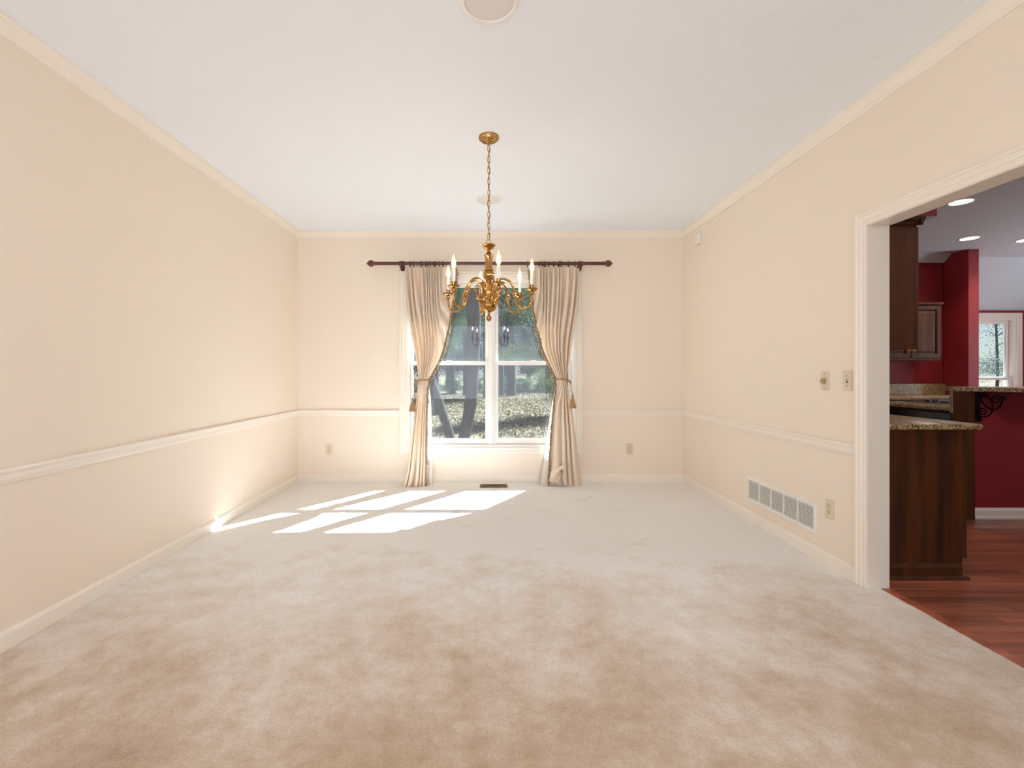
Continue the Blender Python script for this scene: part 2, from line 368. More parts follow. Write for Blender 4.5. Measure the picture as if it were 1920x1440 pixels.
c = MB().box(MX-.04, MX+.04, YB+.02, YB+.15, WZ0+.03, WZ1-.03, bev=.003).box(MX-.012, MX+.012, YB+.008, YB+.02, WZ0+.03, WZ1-.03)
ch(c.build('mullion', M['white'], win), win)
def sash(x0, x1, z0, z1, y, bot, top, root, st=.03):
    c = MB().box(x0, x0+st, y, y+.034, z0, z1, bev=.003).box(x1-st, x1, y, y+.034, z0, z1, bev=.003)
    c.box(x0+st-.004, x1-st+.004, y, y+.034, z0, z0+bot, bev=.003).box(x0+st-.004, x1-st+.004, y, y+.034, z1-top, z1, bev=.003)
    o = c.build('sash', M['white'], root)
    g = MB().box(x0+st-.004, x1-st+.004, y+.015, y+.019, z0+bot-.004, z1-top+.004).build('pane', M['glass'], o)
    ch(o, root); return o
ZM = 1.297                                                       # meeting rail
for (x0, x1) in ((WX0+.034, MX-.041), (MX+.041, WX1-.034)):
    s1 = sash(x0, x1, WZ0+.034, ZM+.022, YB+.030, .055, .042, win)
    ly = MB().box((x0+x1)/2-.03, (x0+x1)/2+.03, YB+.034, YB+.06, ZM+.022, ZM+.032, bev=.002).build('sash_lock', M['white'], s1)
    sash(x0, x1, ZM-.02, WZ1-.034, YB+.070, .042, .045, win)
# exterior sill board and eave of the house
struct(MB().box(WX0-.1, WX1+.1, YB+.15, YB+.20, WZ0-.06, WZ0+.01).build('trim_8', M['white']))

# unseen window added behind the camera: a frame at the rear fill lamp
w3 = struct(empty('added_rear_window', (0, YF, 0)))
c = MB().frame(outw([(RX0+.05, RZ0+.05), (RX0+.05, RZ1-.05), (RX1-.05, RZ1-.05), (RX1-.05, RZ0+.05)]), [(0, 0), (0, .12), (.05, .12), (.05, 0)], lambda a, z, t: (a, YF-t, z), True).box(-.23, -.17, YF-.1, YF-.03, RZ0+.05, RZ1-.05)
ch(c.build('frame', M['white'], w3), w3)

struct(MB().box(XL-.6, XK, YB+.15, 5.672, 2.60, 2.80).build('trim_11', M['white']))      # eave over the window
# ================================================================== KITCHEN SHELL
KB, KX1, FY = 6.05, 9.0, 6.98
fl = struct(empty('floor_kitchen', (XK, 2, 0)))
ch(struct(MB().box(XK-.05, KX1, YF, FY+.1, -.3, -.018).build('subfloor', M['dark'], fl)), fl)
ch(MB().box(2.163, 2.213, DY0, DY1-.003, -.018, .003, bev=.002).build('threshold', M['plank'], fl), fl)
PW = .083
rowi = 0; y = 1.30
pk = 0
while y < 4.2:
    x = 2.215 + rng.uniform(-.5, 0)
    while x < 6.4:
        ln = rng.uniform(.5, 1.15); x0, x1 = max(x, 2.215), min(x+ln, 6.4)
        if x1-x0 > .06 and (x1 > .9*y):
            o = MB().box(x0+.0007, x1-.0007, y+.0007, y+PW-.0007, -.016, rng.uniform(-.0006, .0006), bev=.0015).build('plank', M['plank'], fl)
            ch(o, fl); pk += 1
        x += ln
    y += PW; rowi += 1
o = MB().box(2.215, KX1, YF, 1.2985, -.018, -.001).box(2.215, KX1, y+.001, FY, -.018, -.001).box(6.4015, KX1, 1.3, y, -.018, -.001).build('plain_boards', M['plank'], fl); ch(o, fl)
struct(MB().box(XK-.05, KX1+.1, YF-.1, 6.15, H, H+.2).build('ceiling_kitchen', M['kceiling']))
# sloped ceiling over the breakfast corner
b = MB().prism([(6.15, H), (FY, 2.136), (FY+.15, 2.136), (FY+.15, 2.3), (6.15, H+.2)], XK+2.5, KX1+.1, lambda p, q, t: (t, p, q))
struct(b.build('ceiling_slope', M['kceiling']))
struct(MB().box(XK, 6.10, KB+.022, KB+.14, -.3, H).build('wall_kitchen_back', M['red']))
struct(MB().box(5.97, 6.10, 5.74, KB+.001, -.018, H).build('wall_stub', M['red']))
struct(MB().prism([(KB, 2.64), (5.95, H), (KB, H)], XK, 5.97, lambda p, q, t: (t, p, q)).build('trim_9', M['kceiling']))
KW0, KW1, KZ0, KZ1 = 6.95, 7.985, .75, 2.02
b = MB().box(6.0, KX1, FY, FY+.15, -.3, KZ0).box(6.0, KX1, FY, FY+.15, KZ1, 2.2).box(6.0, KW0, FY, FY+.15, KZ0, KZ1).box(KW1, KX1, FY, FY+.15, KZ0, KZ1)
struct(b.build('wall_breakfast', M['red']))
struct(MB().box(KX1, KX1+.1, YF, FY+.15, -.3, H).build('wall_kitchen_right', M['red']))
struct(MB().box(XK-.05, KX1, YF-.1, YF, -.3, H).build('wall_kitchen_front', M['wall']))
struct(MB().box(5.98, 6.08, KB+.14, FY+.1, -.3, H).build('wall_breakfast_side', M['red']))
b = MB().box(XK-.003, 2.623, 2.70, KB, 2.12, H, 0)
b.m[-6] = 1
so = struct(b.build('trim_10', [M['red'], M['kceiling']], fix=False))
kw = struct(empty('window_2', (7.5, FY, 0)))
c = MB().frame(outw([(KW0, KZ0), (KW0, KZ1), (KW1, KZ1), (KW1, KZ0)]), WC, lambda a, z, t: (a, FY-t, z), True); ch(c.build('casing', M['trim'], kw, smooth=20), kw)
c = MB().frame(outw([(KW0+.03, KZ0+.03), (KW0+.03, KZ1-.03), (KW1-.03, KZ1-.03), (KW1-.03, KZ0+.03)]), [(0, .012), (0, .15), (.03, .15), (.03, 0)], lambda a, z, t: (a, FY+t, z), True); ch(c.build('frame', M['white'], kw), kw)
sash(KW0+.03, KW1-.03, KZ0+.03, 1.115, FY+.03, .05, .04, kw, .05); sash(KW0+.03, KW1-.03, 1.085, KZ1-.03, FY+.07, .04, .05, kw, .05)

# ================================================================== CHANDELIER
CHX, CHY = -.0175, 3.0
cd = empty('chandelier', (CHX, CHY, 1.533), 'brass chandelier of six lit candle bulbs hanging from a long chain', 'chandelier')
def cpart(b, name, m, parent=None, smooth=40, off=True):
    o = b.build(name, m, parent or cd, smooth=smooth)
    if off: o.location = (0, 0, -1.533)
    return o
# parts are modelled about the axis, in room height
cpart(MB().lathe([(.0, H-.046), (.012, H-.046), (.016, H-.04), (.026, H-.038), (.03, H-.032), (.04, H-.031), (.044, H-.024), (.053, H-.023), (.056, H-.015), (.064, H-.013), (.067, H-.004), (.067, H)], n=40), 'canopy', M['brass'])
ck = cpart(MB().tube([(0, 0, H-.046)]+[(.006*sin(k*1.15), .005*cos(k*1.5), z) for k, z in enumerate(np.linspace(H-.06, 2.06, 26))], .0018, 6), 'chain_cord', M['dbrass'])
lk = None; zz = H-.052; i = 0
LH = .043
while zz-LH > 2.045:
    if lk is None:
        pts = [(.0085*cos(a), 0, (.0215-.0085)*(1 if sin(a) > 0 else -1)*(abs(sin(a)) > .0001)+.0085*sin(a)) for a in np.linspace(0, 2*pi, 21)[:-1]]
        lk = MB().tube(pts, .0021, 6, True).build('chain_link', M['brass'], ck, smooth=60); o = lk
    else:
        o = lk.copy(); COL.objects.link(o); o.parent = ck
    o.location = (0, 0, zz-LH/2); o.rotation_euler = (0, R(random.uniform(-5, 5)), R(28+(i % 2)*90+random.uniform(-14, 14)))
    zz -= LH-.0068; i += 1
cpart(MB().tube([(.015*cos(a), 0, 2.052+.019*sin(a)) for a in np.linspace(0, 2*pi, 25)[:-1]], .0022, 6, True), 'hanging_loop', M['brass'])
fl6 = lambda a, h: 1+.05*cos(8*a)
cpart(MB().lathe([(.0, 2.036), (.01, 2.036), (.014, 2.040), (.042, 2.036), (.044, 2.030), (.030, 2.022), (.034, 2.014), (.026, 2.008), (.018, 2.004), (.010, 1.996), (.010, 1.988), (0, 1.988)], n=40, flute=lambda a, h: 1+.04*cos(12*a)), 'crown_cup', M['brass'])
cpart(MB().lathe([(.0, 1.992), (.011, 1.990), (.015, 1.980), (.026, 1.972), (.029, 1.964), (.025, 1.955), (.022, 1.945), (.021, 1.92), (.022, 1.90), (.024, 1.88), (.026, 1.872), (0, 1.872)], n=48, flute=fl6), 'column', M['brass'])
cpart(MB().lathe([(.0, 1.875), (.03, 1.873), (.033, 1.866), (.028, 1.860), (.036, 1.850), (.040, 1.838), (.037, 1.826), (.028, 1.812), (.018, 1.802), (.016, 1.794), (0, 1.794)], n=48, flute=lambda a, h: 1+.03*cos(10*a)), 'vase', M['brass'])
cpart(MB().lathe([(.0, 1.800), (.020, 1.798), (.032, 1.788), (.036, 1.776), (.034, 1.764), (.036, 1.752), (.040, 1.740), (.039, 1.72), (.038, 1.70), (.042, 1.685), (.046, 1.675), (.042, 1.668), (0, 1.668)], n=48, flute=lambda a, h: 1+.045*cos(6*a)), 'hub', M['brass'])
cpart(MB().lathe([(.0, 1.672), (.045, 1.671), (.049, 1.664), (.046, 1.656), (.050, 1.645), (.050, 1.632), (.045, 1.618), (.036, 1.606), (.024, 1.598), (.013, 1.592), (.008, 1.586), (.007, 1.579), (0, 1.579)], n=64, flute=lambda a, h: 1+.05*abs(cos(8*a)) if h < 1.66 else 1), 'bowl', M['brass'])
cpart(MB().lathe([(.0, 1.580), (.007, 1.580), (.008, 1.574), (.014, 1.570), (.0175, 1.560), (.0175, 1.550), (.013, 1.540), (.006, 1.535), (0, 1.533)], n=28), 'finial', M['brass'])
def smoothpath(pts, k=6):
    out = []; Pn = [Vector(p) for p in pts]
    for i in range(len(Pn)-1):
        p0, p1, p2, p3 = Pn[max(i-1, 0)], Pn[i], Pn[i+1], Pn[min(i+2, len(Pn)-1)]
        for j in range(k):
            t = j/k; out.append(.5*((2*p1)+(p2-p0)*t+(2*p0-5*p1+4*p2-p3)*t*t+(3*p1-p0-3*p2+p3)*t**3))
    return out+[Pn[-1]]
def arm_proto():
    path = smoothpath([(r, 0, z) for r, z in [(.036, 1.735), (.042, 1.770), (.062, 1.798), (.098, 1.807), (.142, 1.787), (.164, 1.750), (.173, 1.707), (.181, 1.656), (.207, 1.620), (.249, 1.6105), (.281, 1.638), (.288, 1.692)]])
    n = len(path); rad = [.0060+.0016*sin(pi*i/n) for i in range(n)]
    b = MB().tube(path, rad, 10)
    kn = Vector((.174, 0, 1.703)); dr = Vector((.17, 0, -.98)).normalized()          # leafy knuckle on the arm
    pts = [kn+dr*t for t in (-.022, -.016, -.010, -.004, .002, .008, .014, .020)]
    b.tube(pts, [.007, .012, .010, .0135, .0155, .011, .0135, .007], 12)
    arm = cpart(b, 'arm', M['brass'])
    def sp(cx, cz, r0, turns, a0, sgn, end):
        pts = [(cx+(r0*(1-t*.88))*cos(a0+sgn*2*pi*turns*t), 0, cz+(r0*(1-t*.88))*sin(a0+sgn*2*pi*turns*t)) for t in np.linspace(0, 1, 34)]
        return [end]+pts if end else pts
    sb = MB().tube(sp(.083, 1.752, .022, 1.6, R(150), -1, (.052, 0, 1.735)), .0034, 7)
    sb.tube(sp(.070, 1.705, .016, 1.5, R(100), -1, (.092, 0, 1.735)), .003, 7)
    sb.tube(sp(.066, 1.672, .013, 1.4, R(80), 1, (.045, 0, 1.70)), .003, 7)
    cpart(sb, 'scroll', M['brass'], arm, off=False)
    def seat(prof, name, m, sm=40, **k): return cpart(MB().lathe(prof, (.288, 0, 0), n=24, **k), name, m, arm, sm, False)
    seat([(0, 1.688), (.0065, 1.688), (.008, 1.694), (.012, 1.700), (.013, 1.710), (.010, 1.716), (.014, 1.720), (.030, 1.722), (.037, 1.728), (.039, 1.733), (.036, 1.7335), (.028, 1.728), (.014, 1.727), (0, 1.727)], 'drip_pan', M['brass'])
    seat([(0, 1.726), (.012, 1.726), (.0125, 1.730), (.0115, 1.735), (.013, 1.748), (.0145, 1.752), (.0145, 1.757), (.011, 1.757), (.011, 1.750), (0, 1.750)], 'candle_cup', M['brass'])
    seat([(0, 1.750), (.0105, 1.750), (.0105, 1.823), (.0095, 1.826), (0, 1.826)], 'candle_sleeve', M['sleeve'])
    bb = [(0, 1.826), (.0075, 1.826), (.0075, 1.834), (.010, 1.841), (.0145, 1.853), (.0162, 1.866), (.0148, 1.880), (.011, 1.895), (.0065, 1.910), (.003, 1.920), (.0008, 1.927), (0, 1.927)]
    seat(bb, 'bulb', M['bulb'])
    seat([(0, 1.842), (.005, 1.846), (.0095, 1.856), (.0105, 1.866), (.0085, 1.878), (.004, 1.889), (0, 1.893)], 'filament', M['filament'])
    return arm
arm = arm_proto()
for k in range(6):
    a = arm if k == 0 else copy_tree(arm, cd)
    a.rotation_euler = (0, 0, R(42+60*k))

# ================================================================== CURTAINS, ROD, TIEBACKS
YC = 4.88
def wx(px, Y=YC): return (px-CX)*Y/FPX
def wz(py, Y=YC): return EYE-(py-CY)*Y/FPX
rod = empty('curtain_rod', (0, 4.905, 2.362), 'dark mahogany curtain rod with pointed finials above the window', 'curtain rod')
RX_0, RX_1 = (704-CX)*4.905/FPX, (1132-CX)*4.905/FPX
MB().lathe([(0, RX_0), (.019, RX_0), (.019, RX_1), (0, RX_1)], n=20, axis='x').build('pole', M['rod'], rod, smooth=40)
FIN = [(0, -.004), (.022, -.004), (.024, .004), (.022, .010), (.015, .014), (.015, .02), (.024, .026), (.033, .038), (.037, .052), (.034, .066), (.024, .080), (.012, .092), (.004, .099), (0, .101)]
f = MB().lathe(FIN, n=24, axis='x').build('finial', M['rod'], rod, smooth=40); f.location = (RX_1-.006, 0, 0)
f = f.copy(); COL.objects.link(f); f.rotation_euler = (0, 0, pi); f.location = (RX_0+.006, 0, 0)
for px in (752, 1089):
    x = wx(px, 4.905)
    b = MB().tube([(x, .098, -.03), (x, .06, -.036), (x, .02, -.034), (x, 0, -.026)], [.012, .010, .010, .013], 10)
    b.lathe([(0, -.024), (.020, -.024), (.026, -.020), (.026, .02), (.021, .024), (0, .024)], n=18, axis='x', c=(x, 0, -.002)); b.lathe([(0, .090), (.024, .090), (.03, .097), (0, .097)], (x, 0, -.03), n=18, axis='y'); b.lathe([(0, -.062), (.006, -.058), (.009, -.05), (.007, -.04), (.009, -.03), (0, -.026)], (x, 0, -.008), n=12)
    b.build('bracket', M['rod'], rod, smooth=40)

def lerp_tab(tab):
    ys = [t[0] for t in tab]; xs = [t[1] for t in tab]
    return lambda y: float(np.interp(y, ys, xs))
def smooth_tab(tab):
    f = lerp_tab(tab)
    return lambda y: sum(f(y+d) for d in (-16, -8, 0, 8, 16))/5
def curtain(name, label, outer, leading, lead_lining, rings, tie_y, flip, raise_hem=None, seed=1):
    r0 = np.random.default_rng(seed)
    root = empty(name, (wx((outer(500)+leading(500))/2), 4.9, .004), label, 'curtain', 'curtains at the dining room window')
    NU, NV = 170, 80
    us = np.linspace(0, 1, NU); top, bot = 501.0, 909.0
    o0, l0 = outer(510), leading(510)
    ur = sorted((p-o0)/(l0-o0) for p in rings); ur = [min(max(u, .015), .985) for u in ur]
    ph1 = np.interp(us, [0]+ur+[1], [-.45]+list(range(len(ur)))+[len(ur)-1+.7]); nf = len(ur)
    warp = us+.03*np.sin(us*2*pi*1.3+seed)+.018*np.sin(us*2*pi*3.1+2*seed)
    ph2 = -.45+warp*(nf*.62); ph3 = -.3+(us+.06*np.sin(us*2*pi*1.3+seed*2))*4.3
    def sheet(lead, dy, amp, plain=False, z0=top, u_from=0.0):
        vs = []
        for j in range(NV):
            t = j/(NV-1); y = z0+(bot-z0)*t
            xo, xl = outer(y), lead(y)
            k = (y-tie_y)
            g = math.exp(-(k/26)**2)                      # gathered at the tie
            s = min(max((y-520)/150, 0), 1); s = s*s*(3-2*s); s2 = min(max((y-tie_y+12)/60, 0), 1); s2 = s2*s2*(3-2*s2)
            ph = ph1*(1-s*.75)+ph2*s*.75; ph = ph*(1-s2)+ph3*s2
            A = np.interp(y, [501, 520, 580, 660, tie_y-8, tie_y+8, tie_y+60, 880, 910], [.020, .026, .032, .028, .012, .012, .026, .034, .038])*amp
            cw = .5+.5*np.cos(2*pi*ph); pw = np.interp(y, [501, 530, 600], [1.5, 1.0, .45])
            fold = cw**pw-.55
            px = xo+(xl-xo)*us+ (xl-xo)*.012*np.sin(2*pi*ph)*np.interp(y, [501, 540, 700, 900], [0, .5, .2, 1.6])
            ybase = np.interp(y, [501, 560, tie_y, tie_y+40, 800, 910], [4.905, 4.905, 4.915, 4.90, 4.875, 4.852])
            bul = np.sin(pi*us)*(.045*g+.012)
            Y = ybase-A*fold*2*1.0-bul+dy
            if not plain and y > 760: Y = Y-(y-760)/150*.04*(1-us)*(0 if flip else 1)
            z = wz(y)+np.zeros(NU)
            if j == NV-1: z[:] = .004
            if raise_hem is not None and not plain:
                rz = raise_hem((px)); w_ = min(max((y-820)/89, 0), 1)
                z = z*(1-0*w_)+rz*w_**2
                Y = Y-rz*w_**2*.6
            z = np.maximum(z, .004)
            X = (px-CX)*YC/FPX
            vs += list(zip(X-root.location.x, np.minimum(Y, 4.965)-4.9, z-.004))
        b = MB(); idx = np.arange(NU*NV).reshape(NV, NU)
        b.v = [tuple(map(float, v)) for v in vs]; b.f = np.stack([idx[:-1, :-1], idx[:-1, 1:], idx[1:, 1:], idx[1:, :-1]], -1).reshape(-1, 4).tolist(); b.m = [0]*len(b.f)
        return b, vs
    b, vs = sheet(leading, 0, 1); pan = b.build('panel', M['curtain'], root, smooth=180)
    b2, _ = sheet(lead_lining, .022, .55, True, 506.0); b2.build('lining', M['lining'], root, smooth=180)
    # fringe along the leading edge: a cord with small tassels
    edge = [Vector(vs[j*NU+NU-1])+Vector((0, -.006, 0)) for j in range(NV)]
    fb = MB().tube(edge, .0065, 6)
    acc = 0
    for j in range(1, NV):
        d = (edge[j]-edge[j-1]).length; acc += d
        while acc > .021:
            acc -= .021; p = edge[j]-(edge[j]-edge[j-1])*(acc/d)
            k_ = r0.uniform(1.2, 1.8); sx = (-1 if flip else 1)*.010
            fb.lathe([(q*k_, h*k_) for q, h in ((0, .004), (.0035, .003), (.0045, -.002), (.003, -.006), (.0045, -.012), (.006, -.022), (0, -.023))], (p.x+sx*r0.uniform(.5, 1.4), p.y-.003, p.z), n=6)
    tag(fb.build('fringe', M['fringe'], root, smooth=50), 'brown tasselled fringe on the leading edge')
    # rings on the rod
    rg = None
    for px in rings:
        if rg is None:
            rg = MB().tube([(0, .029*cos(a), .029*sin(a)) for a in np.linspace(0, 2*pi, 25)[:-1]], .0052, 8, True).tube([(0, 0, -.033), (0, -.001, -.038), (0, -.006, -.042)], .0022, 6).build('ring', M['rod'], root, smooth=60); o = rg
        else: o = rg.copy(); COL.objects.link(o); o.parent = root
        o.location = (wx(px, 4.905)-root.location.x, .005, 2.362-.0065-.004); o.rotation_euler = (0, 0, R(r0.uniform(-16, 16)))
    return root, vs

outL = smooth_tab([(500, 757), (560, 762), (600, 766), (650, 774), (690, 782), (712, 784), (722, 783), (760, 779), (800, 775), (830, 772), (890, 765), (914, 757)])
leadL = smooth_tab([(500, 856), (540, 854), (570, 848), (620, 840), (655, 831), (685, 819), (705, 805), (714, 802), (740, 801), (770, 799), (910, 798)])
linL = smooth_tab([(500, 850), (540, 848), (570, 843), (620, 836), (655, 827), (685, 816), (705, 803), (714, 802), (730, 805), (770, 808), (830, 810), (910, 810)])
ringsL = [756, 769, 775.5, 790.6, 799, 802.5, 807, 813.7, 817, 823.5, 830.5]
cl, _ = curtain('curtain', 'left cream pleated curtain tied back beside the window', outL, leadL, linL, ringsL, 712, False, None, 3)
outR = smooth_tab([(500, 1088), (540, 1086), (580, 1083), (640, 1074), (680, 1069), (705, 1063), (716, 1064), (735, 1068), (760, 1072), (820, 1079), (870, 1083), (912, 1088)])
leadR = smooth_tab([(500, 993), (540, 995), (570, 999), (620, 1008), (665, 1022), (690, 1035), (708, 1044), (716, 1045), (740, 1041), (790, 1035), (830, 1032), (870, 1029), (912, 1027)])
linR = smooth_tab([(500, 999), (540, 1001), (570, 1005), (620, 1013), (665, 1027), (690, 1039), (708, 1046), (716, 1045), (740, 1039), (760, 1035), (800, 1027), (850, 1018), (912, 1005)])
ringsR = [989, 1011.6, 1017, 1022, 1028.6, 1038.5, 1047.7, 1051.7, 1066, 1078.4, 1086]
def hemR(px):
    return .085*np.exp(-((px-1049)/6.0)**2)+.035*np.exp(-((px-1037)/9.0)**2)
cr, _ = curtain('curtain', 'right cream pleated curtain tied back, hem turned up at the floor', outR, leadR, linR, ringsR, 711, True, hemR, 8)
# turned-up corner of the right curtain's hem
pts = [[(1030, 903, 4.80), (1038, 904, 4.775), (1045, 900, 4.785)], [(1032, 888, 4.80), (1039, 893, 4.765), (1047, 888, 4.772)], [(1037, 880, 4.815), (1046, 881, 4.775), (1053, 880, 4.765)], [(1050, 874, 4.825), (1058, 872, 4.79), (1061, 888, 4.768)], [(1060, 867, 4.835), (1061, 874, 4.80), (1062, 888, 4.772)]]
rows = [smoothpath([((px-CX)*Y/FPX-cr.location.x, Y-4.9, EYE-(py-CY)*Y/FPX-.004) for px, py, Y in r], 5) for r in pts]
cols = [smoothpath([rows[i][j] for i in range(len(rows))], 6) for j in range(len(rows[0]))]
b = MB(); nv = len(cols[0]); b.v = [tuple(p) for c in cols for p in c]; b.f = [(i*nv+j, i*nv+j+1, (i+1)*nv+j+1, (i+1)*nv+j) for i in range(len(cols)-1) for j in range(nv-1)]; b.m = [0]*len(b.f)
b.build('turned_hem', M['curtain'], cr, smooth=180)

def tieback(label, cx_px, w_px, py, tassel_px, tassel_py, hook_px):
    x, z = wx(cx_px), wz(py); root = empty('tieback', (x, 4.9, z), label, 'tieback', 'curtain tiebacks')
    hw = w_px/2*YC/FPX; hx = wx(hook_px)-x; s = 1 if hx > 0 else -1
    loop = []
    for a in np.linspace(0, 2*pi, 40)[:-1]:
        ca, sa = cos(a), sin(a); e = max(0, s*ca)**3
        loop.append((ca*(hw+.010)+e*s*.012, -.035+sa*.058, .004*ca*s*0-.035*e))
    b = MB()
    for k in range(2):
        tw = []
        for i, p in enumerate(loop):
            th = i/len(loop)*2*pi*9+k*pi; tw.append((p[0], p[1], p[2]+.004*cos(th)+(.004 if k else -.004)))
        b.tube(tw, .0052, 7, True)
    b.tube([(hx*.6, -.03, -.02), (hx*.85, .02, -.045), (hx, .06, -.05), (hx, .072, -.05)], .004, 6)
    b.build('rope', M['gold'], root, smooth=60)
    tx, tz = wx(tassel_px)-x, wz(tassel_py)-z
    c = MB().tube([(s*(hw+.012), -.045, -.03), (s*(hw+.018), -.05, -.06), (tx*.9, -.05, tz+.05), (tx, -.05, tz+.012)], .0035, 6)
    c.build('cord', M['gold'], root, smooth=60)
    t = MB().lathe([(0, .014), (.006, .013), (.010, .006), (.012, -.004), (.010, -.013), (.0125, -.017), (.011, -.024), (.014, -.032), (.022, -.060), (.031, -.098), (.038, -.128), (.036, -.130), (0, -.124)], (tx, -.05, tz), n=48, flute=lambda a, h: 1+(.07*cos(16*a) if h < tz-.03 else 0))
    t.build('tassel', M['gold'], root, smooth=30)
    return root
tieback('tan rope tieback with a tassel on the left curtain', 793, 21, 712, 774.5, 748, 777)
tieback('tan rope tieback with a tassel on the right curtain', 1054, 24, 711, 1073, 742, 1073)

# ================================================================== CEILING SPEAKERS
def speaker(label, Y, x):
    o = empty('ceiling_speaker', (x, Y, H), label, 'speaker', 'round ceiling speakers')
    MB().lathe([(.122, 0), (.123, -.003), (.118, -.008), (.106, -.009), (.101, -.006), (.101, 0)], n=64).build('rim', M['white'], o, smooth=30)
    MB().lathe([(.1, -.0045), (.06, -.0058), (.02, -.0062), (0, -.0062)], n=64).build('grille', M['grille'], o, smooth=60)
    return o
speaker('round white ceiling speaker nearer the camera, cut by the top edge', 1.895, -.009)
speaker('round white ceiling speaker behind the chandelier chain', 4.09, -.018)

# ================================================================== WALL FITTINGS
def outlet(label, loc, rz):
    o = empty('outlet', loc, label, 'outlet', 'almond duplex outlets')
    o.rotation_euler = (0, 0, rz)
    MB().box(-.035, .035, -.006, 0, -.0575, .0575, bev=.0025).build('cover_plate', M['plastic'], o)
    for s in (1, -1):
        r = MB().lathe([(0, -.0085), (.0155, -.0085), (.017, -.007), (.017, -.004), (0, -.004)], (0, 0, s*.0195), n=24, axis='y').build('receptacle', M['plastic'], o, smooth=40)
        k = MB().box(-.0085, -.0055, -.0095, -.008, s*.0195+.000, s*.0195+.010).box(.0055, .0085, -.0095, -.008, s*.0195+.000, s*.0195+.009).lathe([(0, -.0095), (.003, -.0095), (.003, -.008), (0, -.008)], (0, 0, s*.0195-.007), n=10, axis='y')
        k.build('slots', M['dark'], r)
    MB().lathe([(0, -.0078), (.0032, -.0076), (.0036, -.006), (0, -.006)], n=12, axis='y').build('screw', M['plasticd'], o)
    return o
outlet('almond outlet low on the back wall left of the window', (wx(617, YB), YB, wz(842.3, YB)), 0)
outlet('almond outlet low on the back wall right of the window', (wx(1180, YB), YB, wz(842.3, YB)), 0)
outlet('almond outlet on the right wall beside the white return grille', (XR, 2.838, .354), -pi/2)
# dimmer and toggle switch
d = empty('dimmer_switch', (XR, 2.874, 1.147), 'almond rotary dimmer with a round tan knob on the right wall', 'switch'); d.rotation_euler = (0, 0, -pi/2)
MB().box(-.035, .035, -.006, 0, -.0575, .0575, bev=.0025).build('cover_plate', M['plastic'], d)
MB().box(-.0165, .0165, -.008, -.005, -.033, .033, bev=.001).build('insert', M['plastic'], d)
MB().lathe([(0, -.025), (.0145, -.025), (.0165, -.023), (.0175, -.008), (0, -.008)], n=32, axis='y', flute=lambda a, h: 1+.02*cos(20*a)).build('knob', M['plasticd'], d, smooth=40)
for s in (1, -1): MB().lathe([(0, -.0075), (.003, -.0075), (.003, -.006), (0, -.006)], (0, 0, s*.048), n=10, axis='y').build('screw', M['darkmid'], d)
d = empty('light_switch', (XR, 2.694, 1.152), 'almond toggle light switch on the right wall next to the doorway', 'switch'); d.rotation_euler = (0, 0, -pi/2)
MB().box(-.035, .035, -.006, 0, -.0575, .0575, bev=.0025).build('cover_plate', M['plastic'], d)
MB().box(-.005, .005, -.0066, -.005, -.012, .012).build('slot', M['dark'], d)
MB().prism([(-.006, .000), (-.006, .010), (-.020, .0135), (-.021, .0075)], -.0042, .0042, lambda p, q, t: (t, p, q)).build('toggle', M['plastic'], d)
for s in (1, -1): MB().lathe([(0, -.0075), (.003, -.0075), (.003, -.006), (0, -.006)], (0, 0, s*.030), n=10, axis='y').build('screw', M['darkmid'], d)
s = empty('wall_sensor', (XR, 4.617, 2.544), 'small white sensor box high on the right wall by the back corner', 'sensor')
MB().box(-.03, 0, -.043, .043, -.060, .060, bev=.010).build('housing', M['white'], s, smooth=40)
MB().box(-.034, -.028, -.025, .025, -.03, .012, bev=.003).build('lens', M['white'], s)
# return-air grille
g = empty('return_grille', (XR, 3.350, .2575), 'long white return air grille low on the right wall', 'air grille')
GL, GH = .405, .098
MB().frame([(-GL+.032, -GH+.026), (-GL+.032, GH-.026), (GL-.032, GH-.026), (GL-.032, -GH+.026)][::-1], [(0, .002), (0, .009), (.004, .011), (.022, .011), (.0255, .008), (.0255, 0), (0, 0)], lambda a, z, t: (-t, a, z), True).build('rim', M['white'], g)
MB().box(-.0012, .0, -GL+.03, GL-.03, -GH+.024, GH-.024).build('dark_backing', M['dark'], g)  # thin sheet coloured dark for the shade behind the slats
x0, x1 = -GL+.032, GL-.032; pw = (x1-x0)/5; SL = None
for k in range(1, 5): MB().box(-.0105, -.001, x0+k*pw-.005, x0+k*pw+.005, -GH+.025, GH-.025).build('divider', M['white'], g)
for k in range(5):
    for j in range(12):
        if SL is None:
            SL = MB().prism([(-.0098, -.0034), (-.0098, .0030), (-.0030, .0030), (-.0030, .0014)], -pw/2+.003, pw/2-.003, lambda p, q, t: (p, t, q)).build('slat', M['white'], g); o = SL
        else: o = SL.copy(); COL.objects.link(o); o.parent = g
        o.location = (0, x0+(k+.5)*pw, -GH+.026+(j+.5)*(2*GH-.052)/12)
for (yy, z2) in ((-.21, GH-.012), (.21, GH-.012), (-.21, -GH+.012), (.21, -GH+.012), (-GL+.014, 0), (GL-.014, 0)):
    MB().lathe([(0, -.0125), (.003, -.0125), (.0035, -.010), (0, -.010)], (0, yy, z2), n=10, axis='x').build('screw', M['darkmid'], g)
